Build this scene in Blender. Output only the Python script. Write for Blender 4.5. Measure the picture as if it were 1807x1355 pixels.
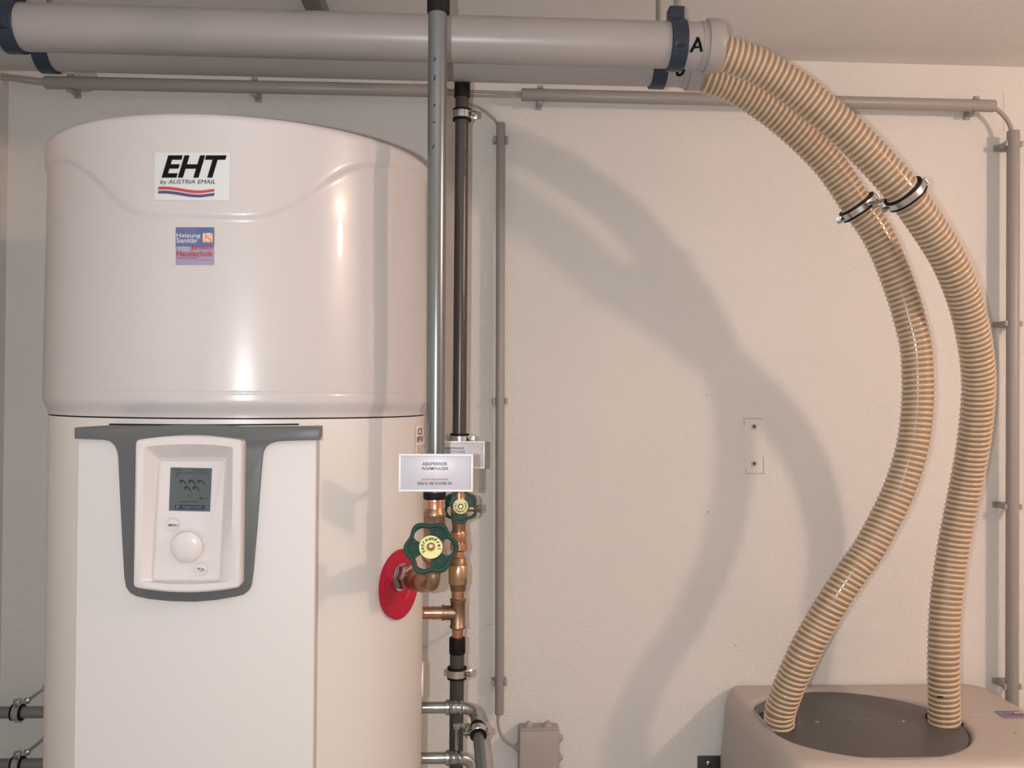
import bpy, bmesh, math, random
from math import sin, cos, pi, sqrt, atan, atan2, radians
from mathutils import Vector, Matrix
random.seed(4)
for o in list(bpy.data.objects): bpy.data.objects.remove(o)
SC = bpy.context.scene; COL = SC.collection

# ------------------------------------------------------------------ camera
F, DIST, CX, CY = 1600.0, 2.0, 903.5, 677.5
YAW, PIT, ROLL = atan(F/31400), atan(.011), .008
CAM = Vector((0, -DIST, 1.55))
FW = Vector((sin(YAW)*cos(PIT), cos(YAW)*cos(PIT), sin(PIT)))
RT0 = Vector((cos(YAW), -sin(YAW), 0)); UP0 = RT0.cross(FW)
RT = (RT0 + UP0*ROLL).normalized(); UP = RT.cross(FW).normalized()
cam = bpy.data.cameras.new('camera'); cam.sensor_width = 36; cam.lens = 36*F/1807; cam.clip_start = .01
camo = bpy.data.objects.new('camera', cam); COL.objects.link(camo)
M = Matrix((RT, UP, -FW)).transposed().to_4x4(); M.translation = CAM
camo.matrix_world = M; SC.camera = camo
SC.view_settings.view_transform = 'Standard'; SC.view_settings.look = 'None'
SC.view_settings.gamma = 1; SC.view_settings.use_curve_mapping = False
SC.view_settings.exposure = 0.0
# world (closed room; a cool sky outside the window behind the camera)
w = bpy.data.worlds.new('world'); SC.world = w; w.use_nodes = True
w.node_tree.nodes['Background'].inputs[0].default_value = (.62, .74, 1, 1)
w.node_tree.nodes['Background'].inputs[1].default_value = 2.5
# warm ceiling lamp to the right of the camera
l = bpy.data.lights.new('ceiling_lamp_light', 'POINT'); l.energy = 50; l.color = (1, .70, .55); l.shadow_soft_size = .05
lo = bpy.data.objects.new('ceiling_lamp_light', l); lo.location = (1.925, -1.565, 2.19); COL.objects.link(lo)
# the phone's own flash, a hand's breadth left of its lens
l = bpy.data.lights.new('phone_flash_light', 'POINT'); l.energy = 35; l.color = (.95, .98, 1.0); l.shadow_soft_size = .004
lo = bpy.data.objects.new('phone_flash_light', l); lo.location = CAM + RT*-.045 + UP*.004; COL.objects.link(lo)

# ------------------------------------------------------------------ helpers
def P(px, py, Y):
    v = FW + RT*((px-CX)/F) - UP*((py-CY)/F)
    return CAM + v*((Y-CAM.y)/v.y)
def PZ(px, py, z):
    v = FW + RT*((px-CX)/F) - UP*((py-CY)/F)
    return CAM + v*((z-CAM.z)/v.z)
def S(px, Y): return px*(Y+DIST)/F            # size in metres of px pixels at depth Y
AXX, AXY = -.3617, -.4803                      # axis of the tank
def cylhit(px, py, R):
    v = FW + RT*((px-CX)/F) - UP*((py-CY)/F)
    ox, oy = CAM.x-AXX, CAM.y-AXY
    a = v.x**2+v.y**2; b = ox*v.x+oy*v.y; c = ox*ox+oy*oy-R*R
    t = (-b-sqrt(max(b*b-a*c, 0)))/a
    return CAM + v*t
def az(p): return atan2(p.x-AXX, -(p.y-AXY))
def ct(a, R, z): return Vector((AXX+R*sin(a), AXY-R*cos(a), z))
def interp(x, T):
    if x <= T[0][0]: return T[0][1]
    for (a, b), (c, d) in zip(T, T[1:]):
        if x <= c:
            return b+(d-b)*(x-a)/(c-a)
    return T[-1][1]
def catmull(pts, n):
    out = []
    q = [2*pts[0]-pts[1]] + list(pts) + [2*pts[-1]-pts[-2]]
    for i in range(1, len(q)-2):
        a, b, c, d = q[i-1], q[i], q[i+1], q[i+2]
        for k in range(n):
            t = k/n
            out.append(.5*((2*b)+(c-a)*t+(2*a-5*b+4*c-d)*t*t+(3*b-a-3*c+d)*t**3))
    out.append(pts[-1]); return out
def resample(pts, step):
    L = [0]
    for a, b in zip(pts, pts[1:]): L.append(L[-1]+(b-a).length)
    n = max(2, int(L[-1]/step)); out = []; j = 0
    for i in range(n+1):
        s = L[-1]*i/n
        while j < len(L)-2 and L[j+1] < s: j += 1
        t = (s-L[j])/max(L[j+1]-L[j], 1e-9); out.append(pts[j].lerp(pts[j+1], min(max(t, 0), 1)))
    return out, L[-1]
def frames(pts):
    T = []
    for i in range(len(pts)):
        a = pts[max(i-1, 0)]; b = pts[min(i+1, len(pts)-1)]; T.append((b-a).normalized())
    n = T[0].cross(Vector((0, 1, 0)))
    if n.length < .1: n = T[0].cross(Vector((1, 0, 0)))
    n.normalize(); N = []
    for t in T:
        n = (n - t*n.dot(t)).normalized(); N.append(n.copy())
    return T, N

class MB:
    def __init__(s): s.v = []; s.f = []
    def add(s, vs, fs):
        k = len(s.v); s.v += [Vector(v) for v in vs]; s.f += [[i+k for i in f] for f in fs]; return s
    def box(s, c, d, rot=None):
        c = Vector(c); vs = []
        for z in (-1, 1):
            for y in (-1, 1):
                for x in (-1, 1):
                    q = Vector((x*d[0]/2, y*d[1]/2, z*d[2]/2))
                    if rot: q = rot @ q
                    vs.append(c+q)
        return s.add(vs, [(0,2,3,1),(4,5,7,6),(0,1,5,4),(2,6,7,3),(0,4,6,2),(1,3,7,5)])
    def boxb(s, lo, hi): return s.box([(a+b)/2 for a, b in zip(lo, hi)], [abs(b-a) for a, b in zip(lo, hi)])
    def lathe(s, prof, o, ax, n=40, cap=True):
        """prof: list of (distance along axis, radius)"""
        o = Vector(o); ax = Vector(ax).normalized()
        u = ax.cross(Vector((0, 0, 1)) if abs(ax.z) < .9 else Vector((1, 0, 0))).normalized(); w_ = ax.cross(u)
        vs = []; fs = []
        for (d, r) in prof:
            for k in range(n):
                a = 2*pi*k/n; vs.append(o+ax*d+(u*cos(a)+w_*sin(a))*r)
        for i in range(len(prof)-1):
            for k in range(n):
                fs.append((i*n+k, i*n+(k+1)%n, (i+1)*n+(k+1)%n, (i+1)*n+k))
        if cap:
            if prof[0][1] > 1e-6: fs.append(tuple(range(n))[::-1])
            if prof[-1][1] > 1e-6: fs.append(tuple((len(prof)-1)*n+k for k in range(n)))
        return s.add(vs, fs)
    def ring(s, o, ax, ri, ro, h, n=40, b=.0006):
        """a closed ring (tube wall) centred on o"""
        p = [(-h/2, ri), (-h/2, ro-b), (-h/2+b, ro), (h/2-b, ro), (h/2, ro-b), (h/2, ri), (-h/2, ri)]
        return s.lathe(p, o, ax, n, cap=False)
    def tube(s, pts, r, n=16, cap=True):
        T, N = frames(pts); vs = []; fs = []
        rr = r if callable(r) else (lambda i: r)
        for i, (p, t, q) in enumerate(zip(pts, T, N)):
            b = t.cross(q)
            for k in range(n):
                a = 2*pi*k/n; vs.append(p+(q*cos(a)+b*sin(a))*rr(i))
        for i in range(len(pts)-1):
            for k in range(n): fs.append((i*n+k, i*n+(k+1)%n, (i+1)*n+(k+1)%n, (i+1)*n+k))
        if cap: fs.append(tuple(range(n))[::-1]); fs.append(tuple((len(pts)-1)*n+k for k in range(n)))
        return s.add(vs, fs)
    def mesh(s, me, fn):
        return s.add([fn(v.co) for v in me.vertices], [tuple(p.vertices) for p in me.polygons])
    def build(s, name, mat, parent=None, origin=None, smooth=35, bev=0, seg=2):
        me = bpy.data.meshes.new(name)
        if parent is not None: org = WO[parent.name]
        elif origin is not None: org = Vector(origin)
        else:
            lo = [min(v[i] for v in s.v) for i in range(3)]; hi = [max(v[i] for v in s.v) for i in range(3)]
            org = Vector(((lo[0]+hi[0])/2, (lo[1]+hi[1])/2, lo[2]))
        me.from_pydata([v-org for v in s.v], [], s.f); me.update()
        bm = bmesh.new(); bm.from_mesh(me)
        bmesh.ops.recalc_face_normals(bm, faces=bm.faces)
        if bev:
            es = [e for e in bm.edges if len(e.link_faces) == 2 and e.calc_face_angle(0) > radians(30)]
            bmesh.ops.bevel(bm, geom=es, offset=bev, segments=seg, profile=.5, affect='EDGES', clamp_overlap=True)
        bm.to_mesh(me); bm.free()
        if smooth:
            me.shade_smooth(); me.set_sharp_from_angle(angle=radians(smooth))
        me.materials.append(mat)
        o = bpy.data.objects.new(name, me); COL.objects.link(o)
        if parent is not None: o.parent = parent; WO[o.name] = org.copy()
        else: o.location = org; WO[o.name] = org.copy()
        return o
WO = {}
def thing(name, label, cat, loc, group=None):
    o = bpy.data.objects.new(name, None); o.empty_display_size = .05; COL.objects.link(o); o.location = loc
    WO[o.name] = Vector(loc); o['label'] = label; o['category'] = cat
    if group: o['group'] = group
    return o
def tag(o, label, cat, group=None):
    o['label'] = label; o['category'] = cat
    if group: o['group'] = group
    return o
def struct(o): o['kind'] = 'structure'; return o

def curve_mesh(splines, extrude=0, bevel=0, res=2):
    """2-D outlines (holes allowed) filled and extruded, as a mesh in local x,y,z"""
    cu = bpy.data.curves.new('outline', 'CURVE'); cu.dimensions = '2D'; cu.fill_mode = 'BOTH'
    cu.extrude = extrude; cu.bevel_depth = bevel; cu.bevel_resolution = res
    for sp in splines:
        s = cu.splines.new('POLY'); s.points.add(len(sp)-1); s.use_cyclic_u = True
        for p, q in zip(s.points, sp): p.co = (q[0], q[1], 0, 1)
    ob = bpy.data.objects.new('outline', cu); COL.objects.link(ob); bpy.context.view_layer.update()
    me = bpy.data.meshes.new_from_object(ob.evaluated_get(bpy.context.evaluated_depsgraph_get()))
    bpy.data.objects.remove(ob); bpy.data.curves.remove(cu); return me
def text_mesh(txt, bold=0, shear=0, ext=0):
    cu = bpy.data.curves.new('lettering', 'FONT'); cu.body = txt; cu.offset = bold; cu.shear = shear; cu.extrude = ext
    cu.resolution_u = 4
    ob = bpy.data.objects.new('lettering', cu); COL.objects.link(ob); bpy.context.view_layer.update()
    me = bpy.data.meshes.new_from_object(ob.evaluated_get(bpy.context.evaluated_depsgraph_get()))
    bpy.data.objects.remove(ob); bpy.data.curves.remove(cu)
    return me
def put_text(mb, txt, box, fn, bold=0, shear=0):
    """text fitted to a rectangle (x0,y0,x1,y1; y downwards), each vertex mapped by fn(x,y)"""
    me = text_mesh(txt, bold, shear)
    xs = [v.co.x for v in me.vertices]; ys = [v.co.y for v in me.vertices]
    a, b, c, d = min(xs), max(xs), min(ys), max(ys); x0, y0, x1, y1 = box
    mb.mesh(me, lambda p: fn(x0+(p.x-a)/(b-a)*(x1-x0), y1-(p.y-c)/(d-c)*(y1-y0)))
    bpy.data.meshes.remove(me)
def put_poly(mb, pts, fn): mb.add([fn(*p) for p in pts], [tuple(range(len(pts)))])
def put_grid(mb, box, fn, nx=12, ny=8):
    x0, y0, x1, y1 = box; vs = [fn(x0+(x1-x0)*i/nx, y0+(y1-y0)*j/ny) for j in range(ny+1) for i in range(nx+1)]
    fs = [(j*(nx+1)+i, j*(nx+1)+i+1, (j+1)*(nx+1)+i+1, (j+1)*(nx+1)+i) for j in range(ny) for i in range(nx)]
    mb.add(vs, fs)
def plane_map(Y): return lambda x, y: P(x, y, Y)
def rrect(x0, y0, x1, y1, r, n=5):
    out = []
    for cx, cy, a0 in ((x1-r, y0+r, -90), (x1-r, y1-r, 0), (x0+r, y1-r, 90), (x0+r, y0+r, 180)):
        for k in range(n+1):
            a = radians(a0+90*k/n); out.append((cx+r*cos(a), cy+r*sin(a)))
    return out
def extrude_px(outline, Yf, Yb, mb=None):
    """outline in pixels on the plane y=Yf, straight back to y=Yb (true prism)"""
    mb = mb or MB(); f = [P(x, y, Yf) for x, y in outline]; b = [Vector((q.x, Yb, q.z)) for q in f]; n = len(f)
    mb.add(f+b, [tuple(range(n)), tuple(range(n, 2*n))[::-1]]+[(i, (i+1) % n, n+(i+1) % n, n+i) for i in range(n)])
    return mb

# ------------------------------------------------------------------ materials
def mat(name, col, rough=.5, metal=0, bump=None, coat=0, var=None, spec=.5, aniso=None):
    m = bpy.data.materials.new(name); m.use_nodes = True; nt = m.node_tree; b = nt.nodes['Principled BSDF']
    b.inputs['Base Color'].default_value = (*col, 1); b.inputs['Roughness'].default_value = rough
    b.inputs['Metallic'].default_value = metal; b.inputs['Coat Weight'].default_value = coat
    b.inputs['Coat Roughness'].default_value = .045; b.inputs['Specular IOR Level'].default_value = spec
    tc = nt.nodes.new('ShaderNodeTexCoord')
    if var:   # (scale, second colour, stretch, contrast range)
        sc, c2, st, rng = var
        mp = nt.nodes.new('ShaderNodeMapping'); mp.inputs['Scale'].default_value = st
        n = nt.nodes.new('ShaderNodeTexNoise'); n.inputs['Scale'].default_value = sc; n.inputs['Detail'].default_value = 6
        r = nt.nodes.new('ShaderNodeMapRange'); r.inputs['From Min'].default_value = rng[0]; r.inputs['From Max'].default_value = rng[1]
        mx = nt.nodes.new('ShaderNodeMix'); mx.data_type = 'RGBA'
        mx.inputs[6].default_value = (*col, 1); mx.inputs[7].default_value = (*c2, 1)
        nt.links.new(tc.outputs['Object'], mp.inputs[0]); nt.links.new(mp.outputs[0], n.inputs['Vector'])
        nt.links.new(n.outputs['Fac'], r.inputs['Value']); nt.links.new(r.outputs[0], mx.inputs[0])
        nt.links.new(mx.outputs[2], b.inputs['Base Color'])
    if bump:  # list of (scale, strength-distance, detail)
        prev = None
        for sc, dist, det in bump:
            n = nt.nodes.new('ShaderNodeTexNoise'); n.inputs['Scale'].default_value = sc; n.inputs['Detail'].default_value = det
            bp = nt.nodes.new('ShaderNodeBump'); bp.inputs['Distance'].default_value = dist; bp.inputs['Strength'].default_value = 1
            nt.links.new(tc.outputs['Object'], n.inputs['Vector']); nt.links.new(n.outputs['Fac'], bp.inputs['Height'])
            if prev: nt.links.new(prev.outputs[0], bp.inputs['Normal'])
            prev = bp
        nt.links.new(prev.outputs[0], b.inputs['Normal'])
    return m
WALL = mat('plaster_wall', (.70, .68, .65), .9, bump=[(240, .0017, 2), (40, .0012, 2)], var=(3, (.67, .65, .625), (1, 1, 1), (.35, .65)), spec=.15)
SIDEW = mat('side_wall', (.66, .62, .58), .9, bump=[(260, .0010, 2)], spec=.1)
CEIL = mat('ceiling_paint', (.78, .75, .72), .95, bump=[(180, .0014, 3)], spec=.1)
FLOOR = mat('floor_screed', (.42, .41, .39), .7, var=(6, (.34, .33, .32), (1, 1, 1), (.3, .7)))
PATCHM = mat('plaster_patch', (.69, .66, .625), .9, bump=[(200, .0005, 2)], spec=.1)
PATCHG = mat('wall_disc_grey', (.42, .41, .385), .95, spec=.1)
CRACK = mat('dark_gap', (.09, .07, .055), .9)
WHITE = mat('white_gloss_plastic', (.50, .475, .475), .28, coat=.5, spec=.35, bump=[(9, .0003, 1)])
BODYM = mat('tank_foil', (.62, .60, .57), .38, bump=[(7, .0008, 1)])
PANELM = mat('white_panel', (.53, .52, .51), .5, spec=.25)
BEZEL = mat('white_bezel_plastic', (.56, .53, .53), .2, coat=.3)
TRIM = mat('grey_plastic', (.092, .097, .099), .42, spec=.35)
BLACK = mat('black_rubber', (.006, .0055, .0055), .6, spec=.2)
GAPM = mat('black_gap', (.01, .01, .01), .8)
PVC = mat('grey_pipe_plastic', (.335, .313, .307), .34, var=(5, (.315, .297, .292), (1, 1, 1), (.3, .7)))
BLUE = mat('blue_clamp_plastic', (.020, .032, .055), .42, spec=.35)
COND = mat('grey_conduit_plastic', (.31, .29, .277), .42)
COND2 = mat('grey_box_plastic', (.36, .325, .30), .5)
CABLE = mat('grey_cable_sheath', (.33, .30, .28), .4)
HOSET = mat('hose_wall_pvc', (.27, .185, .115), .16, coat=.3)
HOSER = mat('hose_rib_pvc', (.55, .425, .30), .2, coat=.5)
UNITM = mat('beige_grey_plastic', (.42, .37, .335), .42, bump=[(900, .00008, 2)])
LIDM = mat('dark_grey_lid', (.080, .075, .074), .45, bump=[(900, .00008, 2)])
ZINC = mat('zinc_plated_steel', (.46, .49, .475), .2, 1, var=(60, (.30, .325, .31), (1, 1, 1), (.35, .7)), bump=[(150, .0002, 3)])
STEEL = mat('bright_steel', (.62, .62, .60), .25, 1, bump=[(300, .0001, 3)])
ALU = mat('grey_composite_pipe', (.20, .215, .22), .25, .7, var=(30, (.17, .18, .185), (1, 1, .05), (.3, .7)))
ALUD = mat('dark_composite_pipe', (.075, .066, .064), .30, .3, var=(30, (.055, .048, .048), (1, 1, .05), (.3, .7)))
BRONZE = mat('cast_bronze', (.34, .245, .175), .38, 1, var=(40, (.30, .17, .10), (1, 1, 1), (.35, .7)), bump=[(500, .0003, 3)])
COPPER = mat('copper', (.68, .39, .27), .22, 1, var=(35, (.55, .26, .15), (1, 1, 1), (.4, .75)))
BRASS = mat('brass', (.58, .42, .25), .26, 1, var=(40, (.55, .35, .18), (1, 1, 1), (.4, .75)))
GREEN = mat('green_plastic', (.003, .034, .022), .42, spec=.3)
YELLOW = mat('yellow_label', (.62, .62, .27), .4)
RED = mat('red_plastic', (.39, .003, .028), .45, spec=.3)
INK = mat('black_print', (.006, .005, .006), .75, spec=.1)
GINK = mat('grey_print', (.035, .035, .045), .7, spec=.15)
STKW = mat('sticker_white', (.54, .57, .575), .4)
RSTR = mat('red_print', (.42, .045, .05), .45)
BSTR = mat('blue_print', (.06, .05, .16), .45)
STKB = mat('sticker_blue', (.055, .10, .24), .45, var=(30, (.12, .12, .26), (1, 1, 1), (.35, .65)))
STKV = mat('sticker_violet', (.27, .235, .34), .45)
STKR = mat('sticker_red_letters', (.36, .015, .04), .45)
STKO = mat('sticker_picture_orange', (.50, .20, .09), .4, var=(500, (.66, .50, .38), (1, 1, 1), (.4, .6)))
PAPER = mat('sign_paper', (.47, .475, .53), .35)
FRAMEW = mat('sign_frame_clear', (.74, .74, .76), .12, coat=.5)
LCD = mat('lcd_green_grey', (.066, .088, .092), .2)
LCDD = mat('lcd_dark', (.008, .014, .018), .3)
LCDB = mat('lcd_bar_blue', (.010, .018, .05), .3)
LCDL = mat('lcd_pale', (.16, .22, .25), .3)
GREYD = mat('metal_dark_rail', (.20, .20, .195), .4, .6)
BRKT = mat('black_powder_coat', (.022, .022, .024), .4)

# ------------------------------------------------------------------ the room
XL, XR, YB, CZ = -.989, 2.75, -3.3, 2.3055
def slab(name, lo, hi, m): 
    return struct(MB().boxb(lo, hi).build(name, m, origin=((lo[0]+hi[0])/2, (lo[1]+hi[1])/2, lo[2]), smooth=0))
floor = slab('floor', (XL-.1, YB-.1, -.1), (XR+.1, .1, 0), FLOOR)
ceiling = slab('ceiling', (XL-.1, YB-.1, CZ), (XR+.1, .1, CZ+.1), CEIL)
wb = slab('wall_back', (XL-.1, 0, 0), (XR+.1, .1, CZ), WALL)
slab('wall_left', (XL-.1, YB, 0), (XL, 0, CZ), SIDEW)
slab('wall_right', (XR, YB, 0), (XR+.1, 0, CZ), SIDEW)
# wall behind the camera, with a tall narrow window
WX0, WX1, WZ0, WZ1 = -.65, -.34, .90, 1.76
m = MB(); m.boxb((XL, YB-.1, 0), (WX0, YB, CZ)); m.boxb((WX1, YB-.1, 0), (XR, YB, CZ))
m.boxb((WX0, YB-.1, 0), (WX1, YB, WZ0)); m.boxb((WX0, YB-.1, WZ1), (WX1, YB, CZ))
struct(m.build('wall_front', SIDEW, smooth=0))
m = MB(); t_ = .02
for lo, hi in (((WX0, YB-.06, WZ0), (WX0+t_, YB-.02, WZ1)), ((WX1-t_, YB-.06, WZ0), (WX1, YB-.02, WZ1)),
               ((WX0+t_, YB-.06, WZ0), (WX1-t_, YB-.02, WZ0+t_)), ((WX0+t_, YB-.06, WZ1-t_), (WX1-t_, YB-.02, WZ1))): m.boxb(lo, hi)
struct(m.build('window_1', BEZEL, smooth=0))

# marks on the back wall (parts of it)
ol = rrect(1313, 739, 1347, 836, 2)
m = MB(); extrude_px(ol, -.0008, .0005, m); m.build('plaster_patch', PATCHM, wb, smooth=0)
m = MB()
for a, b in (((1313, 739), (1345, 738.6)), ((1316, 835), (1347, 835.6)), ((1346.8, 806), (1347.4, 836)), ((1313, 739), (1313.6, 752)), ((1316.4, 826), (1316.8, 836))):
    pa, pb = P(*a, -.001), P(*b, -.001)
    m.tube([pa, pb], .0006, 5)
m.build('patch_edge', mat('edge_line_grey', (.33, .29, .26), .9), wb)  # thin lines, darker than the plaster, along parts of the patch outline
for cx, cy in ((1330.5, 752.5), (1330.5, 818)):
    o = P(cx, cy, -.001); t = thing('wall_plug', 'upper grey wall plug in the pale plaster patch' if cy < 800 else 'lower grey wall plug in the pale plaster patch', 'wall plug', o, 'empty plugs in the plaster patch')
    MB().ring(o, (0, 1, 0), .0034, .0066, .004, 24).build('plug_collar', mat('plug_plastic', (.50, .47, .44), .7), t)
    MB().lathe([(-.001, .0034), (.001, .0034)], o, (0, 1, 0), 20).build('plug_hole', CRACK, t)
m = MB(); m.lathe([(-.0008, S(22, 0)), (.0004, S(22, 0))], P(151, 141, 0), (0, 1, 0), 48); m.build('grey_disc', PATCHG, wb)  # flat round patch, greyer and darker than the wall around it
m = MB()
for cx, cy, r in ((1249, 903, .0022), (1246, 908, .0013), (1298, 1139, .0020), (1501, 466, .0013), (865, 1103, .0008), (1245, 664, .0012), (1247, 697, .0015), (835, 1118, .0012), (114+2, 187, .001)):
    m.lathe([(-.0005, r), (.0004, r)], P(cx, cy, 0), (0, 1, 0), 9)
m.tube([P(857, 1101, -.0003), P(867, 1103, -.0003)], .0005, 5); m.tube([P(1771, 162, -.0002), P(1771, 232, -.0002)], .00035, 5)
o = m.build('wall_scuff', mat('scuff_grey', (.36, .32, .29), .9), wb)

# ceiling rail running to the wall
zz = CZ-.018
a, b = PZ(544, 0, CZ-.02), PZ(551, 15, CZ-.02)
xr = P(549, 8, -.25).x
xc = PZ(549, 6, CZ-.036).x
m = MB(); m.boxb((xc-.017, -1.0, CZ-.036), (xc+.017, 0, CZ-.001))
o = m.build('mounting_rail', GREYD, origin=(xc, -.5, CZ-.036), bev=.002)
tag(o, 'dark grey metal rail on the ceiling above the front grey duct', 'rail')

# ------------------------------------------------------------------ water heater
RB = .2925
heater = thing('water_heater', 'tall white cylindrical heat pump water heater with grey trimmed control panel', 'water heater', (AXX, AXY, 0))
ZS = cylhit(415, 738, RB).z
m = MB(); m.lathe([(.0, RB-.02), (.03, RB-.005), (.04, RB), (ZS-.0015, RB), (ZS-.0015, RB-.01)], (AXX, AXY, 0), (0, 0, 1), 160); m.build('tank_body', BODYM, heater)
ZT = 1.921
WV = [(80, 285), (100, 283), (125, 285), (150, 297), (175, 318), (200, 345), (225, 368), (245, 378), (270, 381), (330, 382), (380, 384), (430, 386), (460, 384), (490, 375), (520, 360), (560, 332), (590, 310), (615, 298), (645, 292), (680, 292), (715, 297), (740, 305)]
WZ_ = []
for x, y in WV:
    p = cylhit(x, y, .2955); WZ_.append((az(p), p.z))
WZ_[0] = (-1.6, WZ_[1][1]); WZ_.sort(); WZ_.append((1.7, WZ_[-1][1]-.003))
def ss(t): t = min(max(t, 0), 1); return t*t*(3-2*t)
def zwave(a):
    s = 0
    for d in (-.05, -.025, 0, .025, .05): s += interp(a+d, WZ_)
    return s/5
def Rcov(a, z):
    base = .2975+(.3002-.2975)*ss((1.90-z)/(1.90-1.545))
    base += .0036*ss((z-zwave(a))/.011+.5)
    zc = ZS+.024
    if z < zc: base -= (.3002-RB-.0002)*ss((zc-z)/.022)
    # a faint groove line above the lower edge
    base -= .0006*math.exp(-((z-(ZS+.034))/.0012)**2)
    if z > ZT-.010: base -= .010*(1-sqrt(max(0, 1-((z-(ZT-.010))/.010)**2)))
    return base
rows = [ZS+.0005+(.06)*i/40 for i in range(41)] + [ZS+.0605+(ZT-.010-ZS-.0605)*i/120 for i in range(1, 121)] + [ZT-.010+.010*sin(pi/2*i/6) for i in range(1, 7)]
NA = 300; vs = []; fs = []
for z in rows:
    for k in range(NA):
        a = -pi+2*pi*k/NA; vs.append(ct(a, Rcov(a, z), z))
for i in range(len(rows)-1):
    for k in range(NA): fs.append((i*NA+k, i*NA+(k+1) % NA, (i+1)*NA+(k+1) % NA, (i+1)*NA+k))
k0 = len(vs); vs.append(Vector((AXX, AXY, ZT+.004)))
for k in range(NA): fs.append(((len(rows)-1)*NA+k, (len(rows)-1)*NA+(k+1) % NA, k0))
MB().add(vs, fs).build('top_cover', WHITE, heater, smooth=60)
# decals on the cover
def cmap(off=.0007):
    def f(x, y):
        p = cylhit(x, y, .2985)
        for _ in range(3): p = cylhit(x, y, Rcov(az(p), p.z)+off)
        return p
    return f
c0, c1 = cmap(.0006), cmap(.0011)
m = MB(); put_grid(m, (273.5, 269, 406, 353), lambda x, y: c0(x+(y-269)*(-.012), y+(x-273)*.005), 16, 8); lab = m.build('maker_label', STKW, heater)
m = MB(); put_text(m, 'EHT', (285, 274, 400, 313.5), c1, .03, .28); put_text(m, 'by AUSTRIA EMAIL', (282.5, 317, 380, 326.5), c1, 0, .25)
m.build('lettering', INK, lab, smooth=0)
def stripe(y0, mat_, nm):
    m = MB(); n = 24; top = []; bot = []
    for i in range(n+1):
        t = i/n; x = 279+ (378-279)*t; yy = y0+3.2-3.4*cos(pi*min(max((t-.10)/.62, 0), 1))-2.6*ss((t-.74)/.26)
        top.append((x+.8, yy)); bot.append((x-.4, yy+5.2))
    vs = [c1(*q) for q in top+bot]; m.add(vs, [(i, i+1, n+2+i, n+1+i) for i in range(n)]); m.build(nm, mat_, lab, smooth=0)
stripe(329.3, RSTR, 'red_stripe'); stripe(336.5, BSTR, 'blue_stripe')
def installer(parent, fn, fn2, x0, y0, W, H):
    g = lambda u, v: (x0+W*u, y0+H*v)
    m = MB(); put_grid(m, (0, 0, 1, 1), lambda u, v: fn(*g(u, v)), 8, 8); st = m.build('installer_sticker', STKV, parent)
    m = MB(); put_grid(m, (0, 0, 1, .52), lambda u, v: fn2(*g(u, v), .0003), 8, 6); m.build('blue_field', STKB, st, smooth=0)
    m = MB(); put_grid(m, (.70, .15, .965, .40), lambda u, v: fn2(*g(u, v), .0006), 2, 2); m.build('picture', STKO, st, smooth=0)
    m = MB(); f3 = lambda u, v: fn2(*g(u, v), .0007)
    put_text(m, 'Heizung', (.02, .16, .64, .30), f3, .01); put_text(m, 'Sanitär', (.02, .285, .58, .41), f3, .01)
    put_text(m, 'Installation', (.04, .50, .36, .55), f3); put_text(m, 'Service', (.08, .565, .36, .61), f3)
    m.build('white_lettering', STKW, st, smooth=0)
    m = MB(); put_text(m, 'Janisch', (.39, .47, .965, .62), f3, .012); put_text(m, 'Haustechnik', (.02, .615, .97, .775), f3, .012); m.build('red_lettering', STKR, st, smooth=0)
    m = MB(); put_text(m, '8262 Ilz Tel. 03385', (.04, .80, .55, .84), f3); put_text(m, 'www.janisch.at', (.60, .85, .95, .885), f3); m.build('small_print', BSTR, st, smooth=0)
installer(heater, c0, lambda x, y, o=0: cmap(.0006+o)(x, y), 310, 401, 68, 66.5)
# rating label, round the right-hand flank of the body
def bmap(off): return lambda x, y: cylhit(x, y, RB+off)
m = MB(); a0 = az(cylhit(732.5, 770, RB)); zt_, zb_ = cylhit(735, 751, RB).z, cylhit(735, 806, RB).z
put_grid(m, (0, 0, 1, 1), lambda u, v: ct(a0+u*.42, RB+.0006, zt_+(zb_-zt_)*v), 12, 3); rl = m.build('rating_label', mat('label_pale', (.74, .66, .62), .4), heater)
m = MB()
def rmap(u, v): return ct(a0+u, RB+.0010, zt_+(zb_-zt_)*v)
put_text(m, 'CE', (.04, .10, .15, .30), rmap, .01); put_text(m, 'IPX1', (.03, .36, .19, .54), rmap, .01); put_text(m, '21', (.22, .10, .30, .30), rmap)
for i, v in enumerate((.66, .73, .81, .90)): put_text(m, ('Warmwasser Speicher', 'Type 300 Liter', 'Made in Austria', '230V 50Hz')[i], (.03, v, (.30, .30, .22, .2)[i], v+.045), rmap)
m.build('small_print', GINK, rl, smooth=0)
# front box
YF = -.83
def pxz(y): return P(345, y, YF).z
fx0, fx1 = P(133, 1000, YF).x, P(556.5, 1000, YF).x
def trap(px0, px1, pxb, yf, z0, z1):
    a, b = P(px0, 1000, yf).x, P(px1, 1000, yf).x; q = P(pxb, 1000, -.735).x; yb = -.66
    sl = (q-b)/(-.735-yf); xb = b+sl*(yb-yf); xa = a-sl*(yb-yf)
    m = MB(); vs = [(a, yf, z0), (b, yf, z0), (xb, yb, z0), (xa, yb, z0), (a, yf, z1), (b, yf, z1), (xb, yb, z1), (xa, yb, z1)]
    return m.add(vs, [(0, 3, 2, 1), (4, 5, 6, 7), (0, 1, 5, 4), (1, 2, 6, 5), (2, 3, 7, 6), (3, 0, 4, 7)])
trap(133, 556.5, 561.5, YF, .12, pxz(757)).build('front_panel', PANELM, heater, bev=.003, seg=3)
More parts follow.
